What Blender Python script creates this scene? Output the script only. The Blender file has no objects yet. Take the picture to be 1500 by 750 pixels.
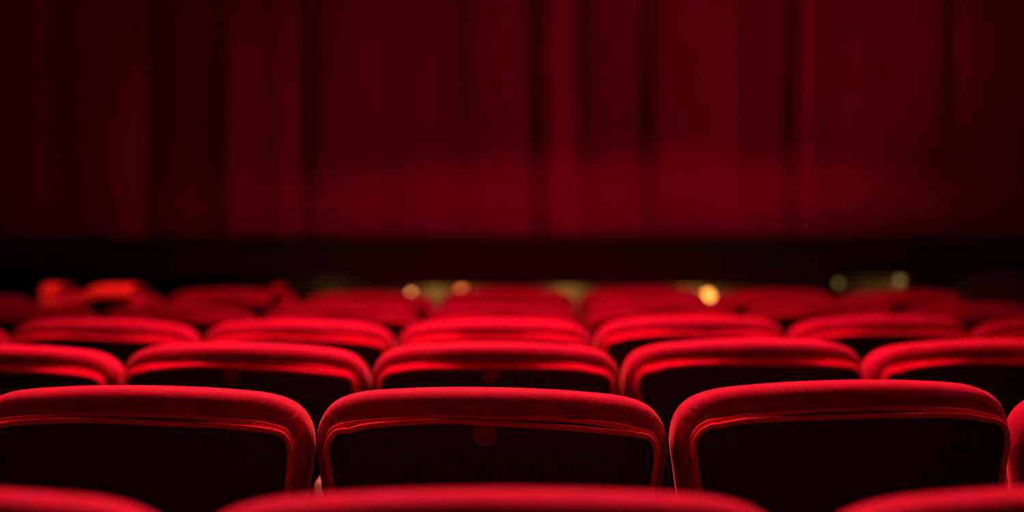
import bpy, bmesh, math, random
from mathutils import Vector, Matrix

random.seed(7)
scene = bpy.context.scene
COL = scene.collection
PI = math.pi

# ---------------------------------------------------------------- helpers
def link(o, parent=None):
    COL.objects.link(o)
    if parent is not None:
        o.parent = parent
    return o

def mesh_obj(name, verts, faces, mat, parent=None, smooth=True):
    me = bpy.data.meshes.new(name)
    me.from_pydata([tuple(v) for v in verts], [], faces)
    me.validate()
    bm = bmesh.new(); bm.from_mesh(me)
    bmesh.ops.recalc_face_normals(bm, faces=bm.faces[:])
    bm.to_mesh(me); bm.free()
    if smooth:
        for p in me.polygons:
            p.use_smooth = True
    me.materials.append(mat)
    return link(bpy.data.objects.new(name, me), parent)

def empty(name, loc=(0, 0, 0), rz=0.0):
    o = bpy.data.objects.new(name, None)
    o.location = loc
    o.rotation_euler = (0, 0, rz)
    return link(o)

def tag(o, label=None, cat=None, group=None, kind=None):
    if label: o['label'] = label
    if cat: o['category'] = cat
    if group: o['group'] = group
    if kind: o['kind'] = kind
    return o

def copy_tree(o, parent=None):
    c = o.copy()
    COL.objects.link(c)
    if parent is not None:
        c.parent = parent
    for ch in list(o.children):
        copy_tree(ch, c)
    return c

def box_geo(x0, x1, y0, y1, z0, z1, bevel=0.0, seg=3):
    bm = bmesh.new()
    bmesh.ops.create_cube(bm, size=1.0)
    for v in bm.verts:
        v.co = Vector(((x0 + x1) / 2 + v.co.x * (x1 - x0), (y0 + y1) / 2 + v.co.y * (y1 - y0), (z0 + z1) / 2 + v.co.z * (z1 - z0)))
    if bevel > 0:
        bmesh.ops.bevel(bm, geom=bm.edges[:], offset=bevel, segments=seg, affect='EDGES', profile=0.5)
    bm.verts.ensure_lookup_table(); bm.verts.index_update()
    vs = [v.co.copy() for v in bm.verts]
    fs = [[v.index for v in f.verts] for f in bm.faces]
    bm.free()
    return vs, fs

def box(name, dims, mat, parent=None, bevel=0.0, smooth=False):
    vs, fs = box_geo(*dims, bevel=bevel)
    return mesh_obj(name, vs, fs, mat, parent, smooth or bevel > 0)

def tube_geo(path, r, n=8, closed=False):
    vs, fs = [], []
    m = len(path)
    for i, p in enumerate(path):
        a = path[(i - 1) % m] if (closed or i > 0) else path[i]
        b = path[(i + 1) % m] if (closed or i < m - 1) else path[i]
        t = (Vector(b) - Vector(a)).normalized()
        u = t.cross(Vector((0, 1, 0)))
        if u.length < 1e-4: u = Vector((1, 0, 0))
        u.normalize(); w = t.cross(u)
        for k in range(n):
            an = 2 * PI * k / n
            vs.append(Vector(p) + u * (r * math.cos(an)) + w * (r * math.sin(an)))
    for i in range(m if closed else m - 1):
        j = (i + 1) % m
        for k in range(n):
            fs.append([i * n + k, i * n + (k + 1) % n, j * n + (k + 1) % n, j * n + k])
    return vs, fs

def lathe_geo(prof, n=24):
    """prof: (radius, height along z)"""
    vs, fs = [], []
    for r, h in prof:
        for k in range(n):
            a = 2 * PI * k / n
            vs.append(Vector((r * math.cos(a), r * math.sin(a), h)))
    for i in range(len(prof) - 1):
        for k in range(n):
            fs.append([i * n + k, i * n + (k + 1) % n, (i + 1) * n + (k + 1) % n, (i + 1) * n + k])
    return vs, fs

# ---------------------------------------------------------------- materials
def new_mat(name):
    m = bpy.data.materials.new(name)
    m.use_nodes = True
    nt = m.node_tree
    return m, nt, nt.nodes['Principled BSDF']

def noise_mix(nt, b, c1, c2, scale, detail=4.0, stretch=(1, 1, 1), bump=0.0, bump_scale=None):
    tc = nt.nodes.new('ShaderNodeTexCoord')
    mp = nt.nodes.new('ShaderNodeMapping'); mp.inputs['Scale'].default_value = stretch
    nt.links.new(tc.outputs['Object'], mp.inputs['Vector'])
    nz = nt.nodes.new('ShaderNodeTexNoise')
    nz.inputs['Scale'].default_value = scale; nz.inputs['Detail'].default_value = detail
    nt.links.new(mp.outputs['Vector'], nz.inputs['Vector'])
    cr = nt.nodes.new('ShaderNodeValToRGB')
    cr.color_ramp.elements[0].position = 0.35; cr.color_ramp.elements[0].color = (*c1, 1)
    cr.color_ramp.elements[1].position = 0.65; cr.color_ramp.elements[1].color = (*c2, 1)
    nt.links.new(nz.outputs['Fac'], cr.inputs['Fac'])
    nt.links.new(cr.outputs['Color'], b.inputs['Base Color'])
    if bump > 0:
        n2 = nt.nodes.new('ShaderNodeTexNoise')
        n2.inputs['Scale'].default_value = bump_scale or scale * 4; n2.inputs['Detail'].default_value = 3
        nt.links.new(mp.outputs['Vector'], n2.inputs['Vector'])
        bp = nt.nodes.new('ShaderNodeBump'); bp.inputs['Strength'].default_value = bump; bp.inputs['Distance'].default_value = 0.002
        nt.links.new(n2.outputs['Fac'], bp.inputs['Height'])
        nt.links.new(bp.outputs['Normal'], b.inputs['Normal'])

def make_velvet(name, c1, c2, sheen=0.35):
    m, nt, b = new_mat(name)
    noise_mix(nt, b, c1, c2, 26.0, bump=0.25, bump_scale=240.0)
    b.inputs['Roughness'].default_value = 0.85
    b.inputs['Specular IOR Level'].default_value = 0.08
    b.inputs['Sheen Weight'].default_value = sheen
    b.inputs['Sheen Roughness'].default_value = 0.35
    b.inputs['Sheen Tint'].default_value = (1.0, 0.42, 0.22, 1)
    return m

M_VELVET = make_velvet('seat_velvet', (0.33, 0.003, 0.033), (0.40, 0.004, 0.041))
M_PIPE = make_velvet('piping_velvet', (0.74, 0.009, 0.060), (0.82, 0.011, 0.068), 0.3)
M_DRAPE = make_velvet('drape_cloth', (0.75, 0.02, 0.02), (0.85, 0.04, 0.03), 0.5)  # bright cloth for the shapes added over a far seat

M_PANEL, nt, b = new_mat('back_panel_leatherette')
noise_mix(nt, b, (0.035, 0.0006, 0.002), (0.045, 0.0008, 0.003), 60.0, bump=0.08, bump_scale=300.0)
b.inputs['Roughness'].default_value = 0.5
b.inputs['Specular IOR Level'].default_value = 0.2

M_GLINT, nt, b = new_mat('button_red')  # dull red standing for a lamp reflected in the back panel
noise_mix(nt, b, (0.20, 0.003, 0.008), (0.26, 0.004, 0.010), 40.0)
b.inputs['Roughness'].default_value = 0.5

M_FRAME, nt, b = new_mat('dark_metal')
noise_mix(nt, b, (0.012, 0.008, 0.008), (0.02, 0.012, 0.012), 30.0)
b.inputs['Roughness'].default_value = 0.45; b.inputs['Metallic'].default_value = 0.6

M_WOOD, nt, b = new_mat('armrest_wood')
noise_mix(nt, b, (0.10, 0.055, 0.025), (0.16, 0.085, 0.04), 18.0, stretch=(1, 0.15, 1), bump=0.1)
b.inputs['Roughness'].default_value = 0.4

M_CARPET, nt, b = new_mat('floor_carpet')
noise_mix(nt, b, (0.030, 0.004, 0.004), (0.05, 0.006, 0.006), 90.0, bump=0.5, bump_scale=400.0)
b.inputs['Roughness'].default_value = 0.95

M_BLACK, nt, b = new_mat('stage_black')
noise_mix(nt, b, (0.07, 0.010, 0.008), (0.09, 0.012, 0.010), 8.0, stretch=(1, 1, 4))
b.inputs['Roughness'].default_value = 0.9; b.inputs['Specular IOR Level'].default_value = 0.05

M_STAGE, nt, b = new_mat('stage_boards')
noise_mix(nt, b, (0.010, 0.004, 0.003), (0.016, 0.006, 0.005), 5.0, stretch=(6, 0.4, 1))
b.inputs['Roughness'].default_value = 0.9; b.inputs['Specular IOR Level'].default_value = 0.03

M_WALL, nt, b = new_mat('dark_wall')
noise_mix(nt, b, (0.020, 0.003, 0.004), (0.028, 0.004, 0.005), 3.0, bump=0.1)
b.inputs['Roughness'].default_value = 0.9

M_OLIVE, nt, b = new_mat('khaki_skirting')
noise_mix(nt, b, (0.26, 0.17, 0.055), (0.34, 0.23, 0.075), 6.0, stretch=(1, 1, 3))
b.inputs['Roughness'].default_value = 0.8

M_CURTAIN, nt, b = new_mat('stage_curtain_velvet')
noise_mix(nt, b, (0.40, 0.003, 0.070), (0.47, 0.004, 0.085), 5.0, stretch=(6, 6, 0.5), bump=0.2, bump_scale=120.0)
b.inputs['Roughness'].default_value = 0.9; b.inputs['Specular IOR Level'].default_value = 0.05
b.inputs['Sheen Weight'].default_value = 0.1; b.inputs['Sheen Tint'].default_value = (1, 0.1, 0.08, 1)

def glow(name, col, strength):
    m, nt, b = new_mat(name)
    tc = nt.nodes.new('ShaderNodeTexCoord')
    nz = nt.nodes.new('ShaderNodeTexNoise'); nz.inputs['Scale'].default_value = 8.0
    nt.links.new(tc.outputs['Object'], nz.inputs['Vector'])
    mr = nt.nodes.new('ShaderNodeMapRange')
    mr.inputs['To Min'].default_value = strength * 0.9; mr.inputs['To Max'].default_value = strength * 1.1
    nt.links.new(nz.outputs['Fac'], mr.inputs['Value'])
    b.inputs['Base Color'].default_value = (*col, 1)
    b.inputs['Emission Color'].default_value = (*col, 1)
    nt.links.new(mr.outputs['Result'], b.inputs['Emission Strength'])
    return m
M_BULB = glow('warm_bulb', (1.0, 0.36, 0.10), 4.5)
M_BULB_ORANGE = glow('orange_bulb', (1.0, 0.22, 0.06), 2.3)
M_BULB_BRIGHT = glow('bright_warm_bulb', (1.0, 0.33, 0.06), 4.2)
M_BULB_DIM = glow('dim_olive_bulb', (0.9, 0.55, 0.17), 0.38)

M_CASE, nt, b = new_mat('case_dark_red')
noise_mix(nt, b, (.14,.004,.012), (.18,.005,.016), 10.0)
b.inputs['Roughness'].default_value = .9

# ---------------------------------------------------------------- the seat
# right half of the backrest outline, top centre to bottom: (half width, drop below the top)
KEY = [(0, 0), (.05, .0007), (.103, .003), (.155, .0072), (.19, .0115), (.215, .0175), (.2350, .0262), (.2485, .0370), (.2580, .0500),
       (.2640, .0660), (.2665, .0850), (.2660, .1050), (.2590, .1500), (.2450, .2500), (.2330, .3800), (.2240, .4500), (.205, .4720), (.16, .4800), (.08, .4820), (0, .4820)]

def catmull(pts, per):
    out = []
    n = len(pts)
    for i in range(n - 1):
        p0 = pts[i - 1] if i > 0 else (-pts[1][0], pts[1][1])
        p1, p2 = pts[i], pts[i + 1]
        p3 = pts[i + 2] if i + 2 < n else (-pts[n - 2][0], pts[n - 2][1])
        for k in range(per):
            t = k / per
            out.append(tuple(0.5 * (2 * b_ + (c - a) * t + (2 * a - 5 * b_ + 4 * c - d) * t * t + (3 * b_ - a - 3 * c + d) * t ** 3)
                             for a, b_, c, d in zip(p0, p1, p2, p3)))
    out.append(pts[-1])
    return out

HALF = [(u * .978, v) for u, v in catmull(KEY, 5)]
NH = len(HALF)
FULL = [(u, -v) for u, v in HALF] + [(-u, -v) for u, v in HALF[-2:0:-1]]   # clockwise from the top, seen from behind
NF = len(FULL)
def fnormal(i):
    a, c = FULL[(i - 1) % NF], FULL[(i + 1) % NF]
    tx, tz = c[0] - a[0], c[1] - a[1]
    l = math.hypot(tx, tz) or 1
    return (-tz / l, tx / l)          # pointing outwards
NORM = [fnormal(i) for i in range(NF)]
def seam_inset(i):
    nx, nz = NORM[i]
    return 0.0175 + 0.0165 * max(0.0, nz) ** 1.5 + 0.004 * max(0.0, -nz)

def bow(x):
    return 0.032 * (x / 0.265) ** 2 - 0.030      # the back wraps the sitter: its ends come forward

def ring(inset_fn, y, extra=None):
    pts = []
    for i in range(NF):
        nx, nz = NORM[i]
        e = inset_fn(i)
        x = FULL[i][0] - nx * e; z = FULL[i][1] - nz * e
        yy = y(i) if callable(y) else y
        pts.append(Vector((x, yy + bow(x), z)))
    return pts

def fill_faces(start, ncol, vs, pts):
    """close a mirrored ring with a grid: rows between point i and its mirror image"""
    faces = []
    rows = []
    for i in range(NH):
        j = (NF - i) % NF
        if i in (0, NH - 1):
            rows.append([start + i] * (ncol + 1)); continue
        a, c = pts[i], pts[j]
        row = [start + i]
        for k in range(1, ncol):
            t = k / ncol
            x = a.x + (c.x - a.x) * t
            y = (a.y - bow(a.x)) + bow(x)
            vs.append(Vector((x, y, a.z)))
            row.append(len(vs) - 1)
        row.append(start + j)
        rows.append(row)
    for i in range(NH - 1):
        for k in range(ncol):
            f = [rows[i][k], rows[i][k + 1], rows[i + 1][k + 1], rows[i + 1][k]]
            g = []
            for q in f:
                if q not in g: g.append(q)
            if len(g) > 2: faces.append(g)
    return faces

def backrest_geo(seed):
    rnd = random.Random(seed)
    ph = [rnd.uniform(0, 6.28) for _ in range(6)]
    prof = [(1.55, -.026), (1.2, -.0305), (1.05, -.0325)]
    for a in (84, 76, 67, 58, 49, 40, 31, 22, 13, 5):
        a = math.radians(a)
        prof.append((1 - math.cos(a), -.003 - .030 * math.sin(a)))
    prof += [(.0, .004), (.01, .016), (.08, .027), (.25, .037), (.5, .045), (.95, .051), (1.8, .055)]
    vs, fs = [], []
    last = None
    for r, (e, y) in enumerate(prof):
        act = math.exp(-((y + .028) / .010) ** 2)         # creases live on the rear roll
        def ins(i, e=e, act=act):
            nx, nz = NORM[i]
            corner = math.exp(-((abs(nx) - .72) / .28) ** 2) * (1 if nz > -.1 else 0)
            s = i * 1.0
            cr = (math.sin(s * 1.9 + ph[0]) + .7 * math.sin(s * 1.17 + ph[1])) * .0011 * corner * act
            wob = (.0008 * math.sin(i * .23 + ph[2]) + .0006 * math.sin(i * .11 + ph[3])) * act
            return e * seam_inset(i) + cr + wob
        pts = ring(ins, y)
        st = len(vs)
        vs += pts
        if last is not None:
            for i in range(NF):
                fs.append([last + i, last + (i + 1) % NF, st + (i + 1) % NF, st + i])
        last = st; lastpts = pts
    fs += fill_faces(last, 10, vs, lastpts)
    return vs, fs

def sink(pts):
    """the shell lies deeper behind the roll in the middle of the back than at its shoulders"""
    for p in pts:
        p.y += .0115 * max(0.0, 1 - (p.x / .20) ** 2) ** 1.2
    return pts

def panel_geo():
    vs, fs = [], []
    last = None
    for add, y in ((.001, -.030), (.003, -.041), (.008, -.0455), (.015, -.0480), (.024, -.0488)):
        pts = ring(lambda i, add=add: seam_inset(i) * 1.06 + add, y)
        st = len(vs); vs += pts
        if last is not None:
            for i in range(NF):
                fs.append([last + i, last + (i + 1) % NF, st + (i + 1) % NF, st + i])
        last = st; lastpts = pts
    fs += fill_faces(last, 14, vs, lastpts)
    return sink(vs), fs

def piping_geo(add, spread, seed, r=.0042, y=-.0400):
    rnd = random.Random(seed)
    a, c = rnd.uniform(0, 6.28), rnd.uniform(0, 6.28)
    def ins(i):
        nx, nz = NORM[i]
        wob = .0006 * math.sin(i * .17 + a) + .0004 * math.sin(i * .4 + c)
        side = .35 + .65 * max(0.0, nz)
        return seam_inset(i) * 1.02 + (add + spread * (.5 + .5 * math.sin(FULL[i][0] * 14 + a))) * side + wob
    pts = sink(ring(ins, y))
    return tube_geo(pts, r, 8, closed=True)

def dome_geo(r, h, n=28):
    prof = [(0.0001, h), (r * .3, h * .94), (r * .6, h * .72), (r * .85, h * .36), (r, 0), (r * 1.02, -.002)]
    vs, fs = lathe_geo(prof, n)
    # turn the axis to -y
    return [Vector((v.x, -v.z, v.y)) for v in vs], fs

RECLINE = math.radians(4.0)      # top of the back leans towards the camera
TOP = 0.90                       # back top over the floor on an average seat

def make_seat(seed):
    root = empty('theatre_seat')
    bk = mesh_obj('backrest', *backrest_geo(seed), M_VELVET, root)
    bk.location = (0, 0, TOP)
    bk.rotation_euler = (RECLINE, 0, 0)
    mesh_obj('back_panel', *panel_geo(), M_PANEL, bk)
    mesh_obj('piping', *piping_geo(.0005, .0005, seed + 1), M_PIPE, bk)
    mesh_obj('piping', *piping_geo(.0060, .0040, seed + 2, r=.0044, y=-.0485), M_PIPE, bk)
    bt = mesh_obj('button', *dome_geo(.018, .0045), M_GLINT, bk)  # added disc in place of a lamp's reflection on the panel
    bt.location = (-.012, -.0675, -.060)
    # tipped-up cushion in front of the back
    vs, fs = box_geo(-.195, .195, .135, .235, .40, .78, .04, 4)
    mesh_obj('seat_cushion', vs, fs, M_VELVET, root)
    box('seat_pan', (-.185, .185, .2352, .248, .42, .76), M_FRAME, root, .004)
    arm(root, -1)
    return root

def arm(root, s):
    x = s * .2655
    box('side_frame', (x - .016, x + .016, .17, .48, 0.0, .700), M_FRAME, root, .006)
    vs, fs = box_geo(x - .0215, x + .0215, .165, .50, .7005, .736, .011, 4)
    return mesh_obj('armrest', vs, fs, M_WOOD, root)

protos = [make_seat(11), make_seat(29), make_seat(53)]

ROW_TEXT = ['blurred row nearest the camera', 'sharp row in focus', 'third row from the camera', 'fourth row from the camera',
            'fifth row from the camera', 'farthest row before the stage']
ORD = {3: ['leftmost', 'middle', 'rightmost'],
       4: ['leftmost', 'second from left', 'third from left', 'cut off by the right edge'],
       5: ['leftmost', 'second from left', 'middle', 'second from right', 'rightmost'],
       7: ['leftmost', 'second from left', 'third from left', 'middle', 'third from right', 'second from right', 'rightmost'],
       8: ['leftmost', 'second from left', 'third from left', 'fourth from left', 'fourth from right', 'third from right', 'second from right', 'rightmost']}
SEATS = [
    # row 0
    [(-0.5455, 1.2739, -0.0882, 0.999, 0.9173),
     (-0.0175, 1.2584, 0.0296, 1.008, 0.917),
     (0.5223, 1.3051, 0.1474, 0.999, 0.9129)],
    # row 1
    [(-0.5569, 2.1914, -0.0949, 0.999, 0.9078),
     (-0.0277, 2.1712, 0.0187, 0.996, 0.907),
     (0.4987, 2.2111, 0.132, 1.001, 0.9138),
     (1.0284, 2.3104, 0.2458, 0.999, 0.9024)],
    # row 2
    [(-1.0859, 3.1617, -0.1954, 0.999, 0.8909),
     (-0.561, 3.0881, -0.0834, 1.004, 0.901),
     (-0.0326, 3.0733, 0.0281, 0.994, 0.9036),
     (0.4939, 3.1176, 0.1391, 1.003, 0.9074),
     (1.0136, 3.2203, 0.2512, 0.999, 0.8981)],
    # row 3
    [(-1.6261, 4.0563, -0.2285, 1.0, 0.8816),
     (-1.0997, 3.9583, -0.1408, 1.023, 0.8988),
     (-0.5699, 3.9045, -0.0602, 0.989, 0.9003),
     (-0.0458, 3.8953, 0.0252, 0.991, 0.9027),
     (0.48, 3.9309, 0.1095, 0.999, 0.9096),
     (1.0064, 4.0109, 0.1916, 1.012, 0.9049),
     (1.5243, 4.1347, 0.2784, 1.0, 0.8918)],
    # row 4
    [(-1.6165, 4.8863, -0.2257, 1.0, 0.8893),
     (-1.0891, 4.7893, -0.1393, 1.026, 0.8943),
     (-0.5548, 4.7356, -0.0601, 1.002, 0.9036),
     (-0.0321, 4.7256, 0.0231, 0.973, 0.9019),
     (0.4874, 4.7594, 0.1059, 0.994, 0.9134),
     (1.0178, 4.8367, 0.1823, 1.03, 0.9097),
     (1.5416, 4.957, 0.2707, 1.0, 0.8902)],
    # row 5
    [(-2.1365, 5.8095, -0.2385, 1.0, 0.8846),
     (-1.6066, 5.7021, -0.1628, 1.042, 0.8999),
     (-1.071, 5.6306, -0.1013, 0.998, 0.9108),
     (-0.5456, 5.5953, -0.0327, 0.991, 0.9019),
     (-0.0178, 5.5963, 0.0363, 1.002, 0.9173),
     (0.5057, 5.6338, 0.1073, 0.979, 0.9185),
     (1.0187, 5.7074, 0.1778, 0.978, 0.905),
     (1.5477, 5.8168, 0.2282, 1.061, 0.8978)],
]
ROLL = {(1, 1): 1.15, (1, 2): -.2, (2, 1): .5, (2, 2): .5, (1, 0): -.2, (3, 1): .4}
DZ = (.001, -.002, -.003, -.006, -.007, -.007)
GLINT = {(1, 1), (2, 1), (2, 2)}      # seats whose back gets a red disc imitating a lamp reflection
for r, row in enumerate(SEATS):
    for k, (x, y, yaw, w, top) in enumerate(row):
        s = copy_tree(protos[(r + 2 * k + (1 if r == 1 else 0)) % 3])
        top += DZ[r]
        s.location = (x, y, 0); s.rotation_euler = (0, 0, yaw); s.scale = (w, 1, 1)
        tag(s, 'red velvet theatre seat in the %s, %s' % (ROW_TEXT[r], ORD[len(row)][k]), 'seat', 'theatre seats')
        for ch in s.children:
            if ch.name.startswith('backrest'):
                ch.location.z = top
                ch.rotation_euler.y = math.radians(ROLL.get((r, k), 0.0))
        if (r, k) not in GLINT:
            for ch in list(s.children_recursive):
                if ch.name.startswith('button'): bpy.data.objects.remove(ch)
        if k == len(row) - 1:
            arm(s, 1)

for pr in protos:
    for ch in list(pr.children_recursive): bpy.data.objects.remove(ch)
    bpy.data.objects.remove(pr)

# ---------------------------------------------------------------- the stage and the shell
F = 2150.0
CAM_Z, YH = 1.14, 332.0
STAGE_Z = 1.08
FASCIA_Y, WALLB_Y, CURT_Y = 7.60, 7.95, 9.0
def X(px, y): return (px - 750.0) / F * y
def Z(py, y): return CAM_Z - (py - YH) / F * y

tag(box('floor', (-6, 6, -2.5, 8.0, -.12, 0), M_CARPET), kind='structure')
tag(box('stage_floor', (-6, 6, FASCIA_Y, 11.5, STAGE_Z - .10, STAGE_Z), M_STAGE), kind='structure')
tag(box('trim_2', (-6, 6, FASCIA_Y - .03, FASCIA_Y, Z(405, FASCIA_Y), STAGE_Z + .012), M_BLACK, bevel=.006), kind='structure')
tag(box('wall_front', (-6, 6, WALLB_Y, WALLB_Y + .1, 0, STAGE_Z - .10), M_OLIVE), kind='structure')
tag(box('wall_back', (-6, 6, 11.4, 11.5, STAGE_Z, 6.0), M_WALL), kind='structure')

def front_board(px0, px1, y, py0, py1, label):
    o = box('stage_front_board', (X(px0, y), X(px1, y), y - .025, y, 0 if py1 is None else Z(py1, y), Z(py0, y)), M_BLACK, bevel=.005)
    return tag(o, label, 'board', 'black boards along the stage front')
yb = FASCIA_Y - .04
tag(box('trim_1', (X(538, yb), X(1212, yb), yb - .022, yb, Z(419, yb), Z(404, yb)), M_BLACK, bevel=.004), kind='structure')
yb2 = WALLB_Y - .01
front_board(-400, 345, yb2, 408, None, 'black board against the low stage wall on the far left')
front_board(1330, 1408, yb2, 404, None, 'narrow black board against the stage wall beside the dim lamps')
tag(box('equipment_case', (X(1422, 7.3), X(1560, 7.3), 7.05, 7.35, 0, Z(404, 7.2)), M_CASE, bevel=.02),
    'very dark red case standing below the stage at far right', 'case')

# ---------------------------------------------------------------- the curtain: folds from a slope profile
BR = [(-300, 26), (-260, 40), (-200, 20), (-140, 36), (-90, 22), (-40, 34), (0, 18), (22, 24), (45, 32), (66, 38), (90, 27), (110, 27), (132, 40), (165, 43), (190, 64), (205, 46), (215, 22), (240, 24), (270, 36), (300, 33), (325, 27),
      (350, 64), (366, 55), (400, 45), (424, 72), (436, 45), (448, 26), (480, 48), (540, 53), (580, 45), (640, 50), (688, 44), (720, 62), (760, 67), (790, 48), (800, 36), (812, 72),
      (825, 94), (840, 88), (850, 55), (862, 40), (880, 58), (930, 60), (945, 40), (956, 36), (976, 63), (1050, 67), (1074, 72), (1092, 50), (1130, 52), (1150, 42), (1161, 18), (1169, 40),
      (1178, 84), (1188, 62), (1202, 42), (1240, 53), (1290, 51), (1340, 46), (1370, 40), (1386, 24), (1400, 36), (1420, 30), (1450, 22), (1500, 18), (1550, 30), (1600, 18), (1660, 30), (1720, 18), (1800, 26)]
def sample(px):
    for (a, u), (c, v) in zip(BR, BR[1:]):
        if a <= px <= c:
            t = (px - a) / (c - a); t = t * t * (3 - 2 * t)
            return u + (v - u) * t
    return BR[-1][1]
PX0, PX1, STEP = -290, 1790, 2
pxs = list(range(PX0, PX1 + 1, STEP))
raw = [sample(p) for p in pxs]
def gauss(a, sig):
    k = [math.exp(-.5 * (i / sig) ** 2) for i in range(-int(3 * sig), int(3 * sig) + 1)]
    h = len(k) // 2; out = []
    for i in range(len(a)):
        s = w = 0
        for j, kv in enumerate(k):
            q = i + j - h
            if 0 <= q < len(a): s += a[q] * kv; w += kv
        out.append(s / w)
    return out
mean = gauss(raw, 110 / STEP)
slope = [max(-1.1, min(1.25, (a / m - 1) * 1.25)) for a, m in zip(raw, mean)]
DX = STEP / F * CURT_Y
g = [0.0]
for s in slope[1:]:
    g.append(g[-1] + s * DX)
low = gauss(g, 90 / STEP)
g = [a - l for a, l in zip(g, low)]

def curtain(px0, px1, dy, label, seed):
    rnd = random.Random(5)
    root = empty('stage_curtain', (X((px0 + px1) / 2, CURT_Y), CURT_Y + dy, STAGE_Z))
    tag(root, label, 'curtain', 'stage curtain panels')
    ids = [i for i, p in enumerate(pxs) if px0 <= p <= px1]
    p1, p2, p3 = (rnd.uniform(0, 6.28) for _ in range(3))
    def sheet(z0, z1, nz, off, amp):
        vs, fs = [], []
        for r in range(nz + 1):
            z = z0 + (z1 - z0) * r / nz
            for i in ids:
                p = pxs[i]
                flat = min(1.0, .62 + z * .5)                       # folds soften towards the hem
                sway = .012 * math.sin(z * 1.3 + p1 + p * .012) + .006 * math.sin(z * 2.9 + p2 + p * .03)
                x = X(p, CURT_Y) + .02 * math.sin(z * .8 + p3 + p * .006) * min(1, z)
                y = g[i] * flat + sway + off
                vs.append(Vector((x - root.location.x, y, z)))
        n = len(ids)
        for r in range(nz):
            for c in range(n - 1):
                fs.append([r * n + c, r * n + c + 1, (r + 1) * n + c + 1, (r + 1) * n + c])
        return vs, fs
    mesh_obj('cloth', *sheet(.19, 3.9, 44, 0.0, 1), M_CURTAIN, root)
    mesh_obj('hem', *sheet(.005, .20, 6, -.006, 1), M_CURTAIN, root)
    return root
curtain(-290, 436, 0.0, 'dark red stage curtain panel at far left with one bright narrow fold', 1)
curtain(432, 802, 0.02, 'dark red stage curtain panel left of centre, broad and nearly flat', 2)
curtain(798, 1164, 0.0, 'red stage curtain panel right of centre with the brightest wide fold', 3)
curtain(1160, 1398, 0.02, 'red stage curtain panel with thin bright fold along its left edge', 4)
curtain(1394, 1790, 0.0, 'almost black stage curtain panel at far right', 5)

# crumpled cloth at the stage edge
def blob(name, c, size, mat, seed):
    rnd = random.Random(seed)
    bm = bmesh.new()
    bmesh.ops.create_icosphere(bm, subdivisions=4, radius=1)
    ph = [rnd.uniform(0, 6.28) for _ in range(6)]
    for v in bm.verts:
        d = 1 + .16 * math.sin(5 * v.co.x + ph[0]) * math.sin(4 * v.co.y + ph[1]) + .12 * math.sin(9 * v.co.z + 6 * v.co.x + ph[2])
        v.co = Vector((v.co.x * size[0] * d, v.co.y * size[1] * d, max(v.co.z * size[2] * d, -size[2] * .35)))
    bm.verts.index_update()
    vs = [v.co + Vector(c) for v in bm.verts]; fs = [[v.index for v in f.verts] for f in bm.faces]
    bm.free()
    return mesh_obj(name, vs, fs, mat)
tag(blob('crumpled_cloth', (X(140, 7.7), 7.72, STAGE_Z + .017), (.06, .06, .045), M_VELVET, 4),
    'small crumpled red cloth lying on the stage edge at far left', 'cloth')

# ---------------------------------------------------------------- cloths added over the far seats, outlined after unidentified shapes
def drape(name, seat, pts_top, hang_back, hang_front, label, mat, back_only=0):
    """cloth over a back: pts_top = (x, z) along its top edge in the seat's own frame; the first
    back_only sections only hang on the rear face"""
    x, y, yaw, w, top = seat
    vs, fs = [], []
    sec = []
    for q, (px, pz) in enumerate(pts_top):
        line = []
        for t in range(7): line.append((-.0640 - .003 * math.sin(px * 60), pz - .022 - hang_back * (1 - t / 6)))
        if q < back_only:
            for t in range(14): line.append((-.0635 + .0001 * t, pz - .010))
        else:
            for t in range(1, 8):
                a = PI - PI * t / 8
                line.append((.001 + .065 * math.cos(a), pz - .022 + .022 * math.sin(a)))
            for t in range(7): line.append((.068, pz - .022 - hang_front * t / 6))
        sec.append([Vector((px, bow(px) + yy, zz)) for yy, zz in line])
    n = len(sec[0])
    for l in sec: vs += l
    for i in range(len(sec) - 1):
        for k in range(n - 1):
            if i == back_only - 1 and k >= 6: continue
            fs.append([i * n + k, i * n + k + 1, (i + 1) * n + k + 1, (i + 1) * n + k])
    o = mesh_obj(name, vs, fs, mat)
    o.location = (x, y, 0); o.rotation_euler = (0, 0, yaw)
    md = o.modifiers.new('thick', 'SOLIDIFY'); md.thickness = .005; md.offset = 1
    return tag(o, label, 'garment')
S5 = SEATS[5][1]
drape('narrow_drape', S5, [(-.200 + i * .0125, .914 + .001 * math.sin(i)) for i in range(7)], .065, .05,
      'narrow bright red cloth strip added over the seat back at far left', M_DRAPE)
arch = [(-.052, .862), (-.040, .880), (-.022, .895), (.0, .905), (.03, .911), (.06, .9135), (.10, .914), (.14, .914), (.172, .913)]
drape('arched_drape', S5, arch, .022, .05, 'bright red arched cloth added over the seat back, right of the narrow strip', M_DRAPE, 3)
drape('draped_cloth', SEATS[5][2], [(.170 + i * .009, .9155 - .0006 * (i - 2) ** 2) for i in range(6)], .02, .03,
      'small dark red cloth over the right shoulder of a far seat', M_VELVET)

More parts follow.
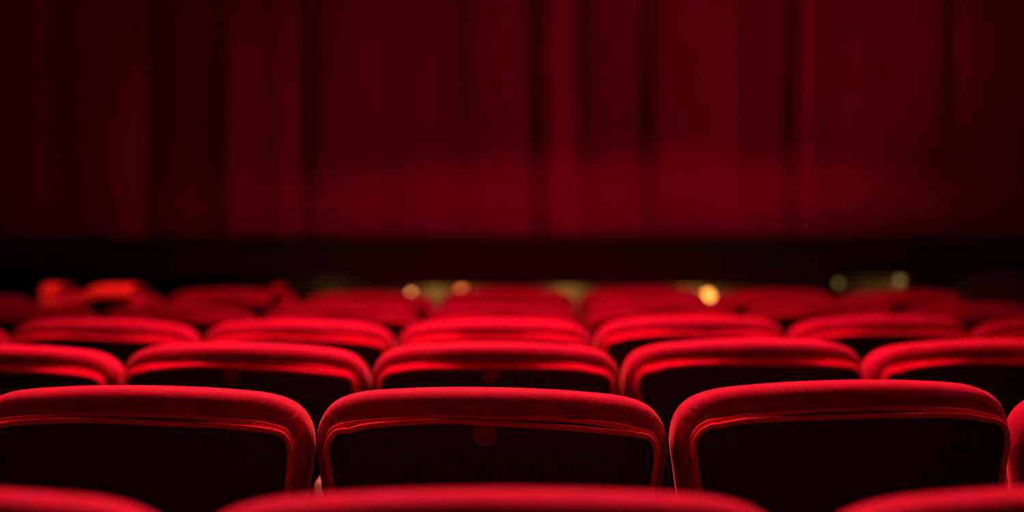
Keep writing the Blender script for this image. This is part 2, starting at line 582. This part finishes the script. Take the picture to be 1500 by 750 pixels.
# ---------------------------------------------------------------- small lamps on the wall under the stage edge
def wall_lamp(px, py, r, mat, label):
    y = WALLB_Y - .012 if r < .05 else WALLB_Y - .012
    root = empty('wall_lamp', (X(px, y), y, Z(py, y)))
    tag(root, label, 'lamp', 'small lamps under the stage edge')
    def ax(geo): return [Vector((v.x, -v.z, v.y)) for v in geo[0]], geo[1]
    mesh_obj('housing', *ax(lathe_geo([(.001, -.012), (r * 1.35, -.012), (r * 1.35, .008), (r * 1.1, .014), (r * .95, .006), (.001, .006)])), M_FRAME, root)
    mesh_obj('bulb', *ax(lathe_geo([(r * .9, .007), (r * .88, .012), (r * .7, r * .55), (r * .4, r * .8), (.0005, r * .9)])), mat, root)
    return root
wall_lamp(602, 430, .016, M_BULB, 'small round warm lamp on the stage wall, left of centre')
wall_lamp(676, 429, .036, M_BULB_ORANGE, 'dim orange lamp half hidden behind the middle far seat')
wall_lamp(1037, 434, .034, M_BULB_BRIGHT, 'brightest golden round lamp showing between two far seats')
wall_lamp(1228, 415, .016, M_BULB_DIM, 'faint olive round lamp above a gap between far seats')
wall_lamp(1318, 411, .022, M_BULB_DIM, 'faint amber lamp at the right under the stage edge')

# ---------------------------------------------------------------- lights
def area(name, loc, target, size, power, col, shape='DISK', size_y=None, spread=None):
    l = bpy.data.lights.new(name, 'AREA'); l.shape = shape; l.size = size
    if size_y: l.size_y = size_y
    l.energy = power; l.color = col
    if spread: l.spread = math.radians(spread)
    o = link(bpy.data.objects.new(name, l)); o.location = loc
    o.rotation_euler = (Vector(target) - Vector(loc)).to_track_quat('-Z', 'Y').to_euler()
    return o
def spot(name, loc, target, power, col, angle, blend=.6, radius=.1):
    l = bpy.data.lights.new(name, 'SPOT'); l.energy = power; l.color = col
    l.spot_size = math.radians(angle); l.spot_blend = blend; l.shadow_soft_size = radius
    o = link(bpy.data.objects.new(name, l)); o.location = loc
    o.rotation_euler = (Vector(target) - Vector(loc)).to_track_quat('-Z', 'Y').to_euler()
    return o
def point(name, loc, power, col, radius=.02):
    l = bpy.data.lights.new(name, 'POINT'); l.energy = power; l.color = col; l.shadow_soft_size = radius
    o = link(bpy.data.objects.new(name, l)); o.location = loc
    return o
RED = (1.0, .10, .17)
spot('house_key', (-.3, 4.3, 3.7), (-.1, 2.7, .9), 1650, RED, 85, 1.0, .22)
spot('house_accent', (-.5, 4.6, 2.9), (-.25, 2.45, .92), 60, (1, .85, .50), 24, 1.0, .12)
spot('house_left', (-2.6, 4.0, 4.2), (.1, 2.5, .9), 330, RED, 60, 1.0, .15)
spot('house_right', (2.8, 4.0, 4.2), (.1, 2.5, .9), 330, RED, 60, 1.0, .15)
spot('house_front_row', (0, 3.3, 3.4), (0, 1.2, .92), 270, RED, 26, 1.0, .15)
hb = spot('back_row_fill', (.0, 3.1, 4.4), (.05, 5.45, .9), 640, RED, 46, 1.0, .3)  # fill added to lift the dim back rows
hb.scale = (1.5, 1, 1)
spot('curtain_wash', (13.0, 3.2, 4.6), (.6, CURT_Y, 1.8), 1380, (1, .10, .19), 12, 1.0, .15)
lo = spot('curtain_low', (.6, 4.0, 5.5), (.5, CURT_Y, 1.33), 330, (1, .10, .19), 48, 1.0, .1)
lo.scale = (1, .085, 1)
area('curtain_fill', (.5, 5.2, 4.8), (.5, CURT_Y, 2.0), 1.0, 9, (1, .10, .19))
spot('drape_spot', (-1.5, 4.4, 3.4), (-1.765, 5.62, .89), 230, (1, .30, .2), 4.2, .4, .03)  # extra spot without a fixture, brightens the added narrow cloth
spot('drape_spot', (-1.3, 4.4, 3.4), (-1.53, 5.62, .89), 230, (1, .36, .2), 5.4, .4, .03)  # second extra spot, for the added arched cloth
spot('armrest_spot', (-.302, 1.75, 2.1), (-.304, 2.345, .735), 170, (1, .50, .22), 2.6, .3, .01)  # tiny spot without a fixture, added to brighten one armrest end
for px, pw in ((480, .10), (635, .75), (680, .6), (832, 1.1), (1015, .8), (1040, .4), (1280, .12), (1318, .2), (1412, .06)):
    point('skirting_glow', (X(px, 7.8), WALLB_Y - .09, .80), pw * .30, (1, .66, .30), .03)

w = bpy.data.worlds.new('hall'); scene.world = w; w.use_nodes = True
bg = w.node_tree.nodes['Background']
bg.inputs['Color'].default_value = (1, .03, .06, 1); bg.inputs['Strength'].default_value = .016

# ---------------------------------------------------------------- camera
cd = bpy.data.cameras.new('camera'); cam = link(bpy.data.objects.new('camera', cd))
cd.sensor_width = 36; cd.lens = F / 1500 * 36
cam.location = (0, 0, CAM_Z)
cam.rotation_euler = (PI / 2 - math.atan((375 - YH) / F), 0, 0)
cd.clip_start = .02
cd.dof.use_dof = True
cd.dof.focus_distance = 2.13
cd.dof.aperture_fstop = cd.lens / 33.0
scene.camera = cam
scene.view_settings.view_transform = 'Standard'
scene.view_settings.look = 'None'
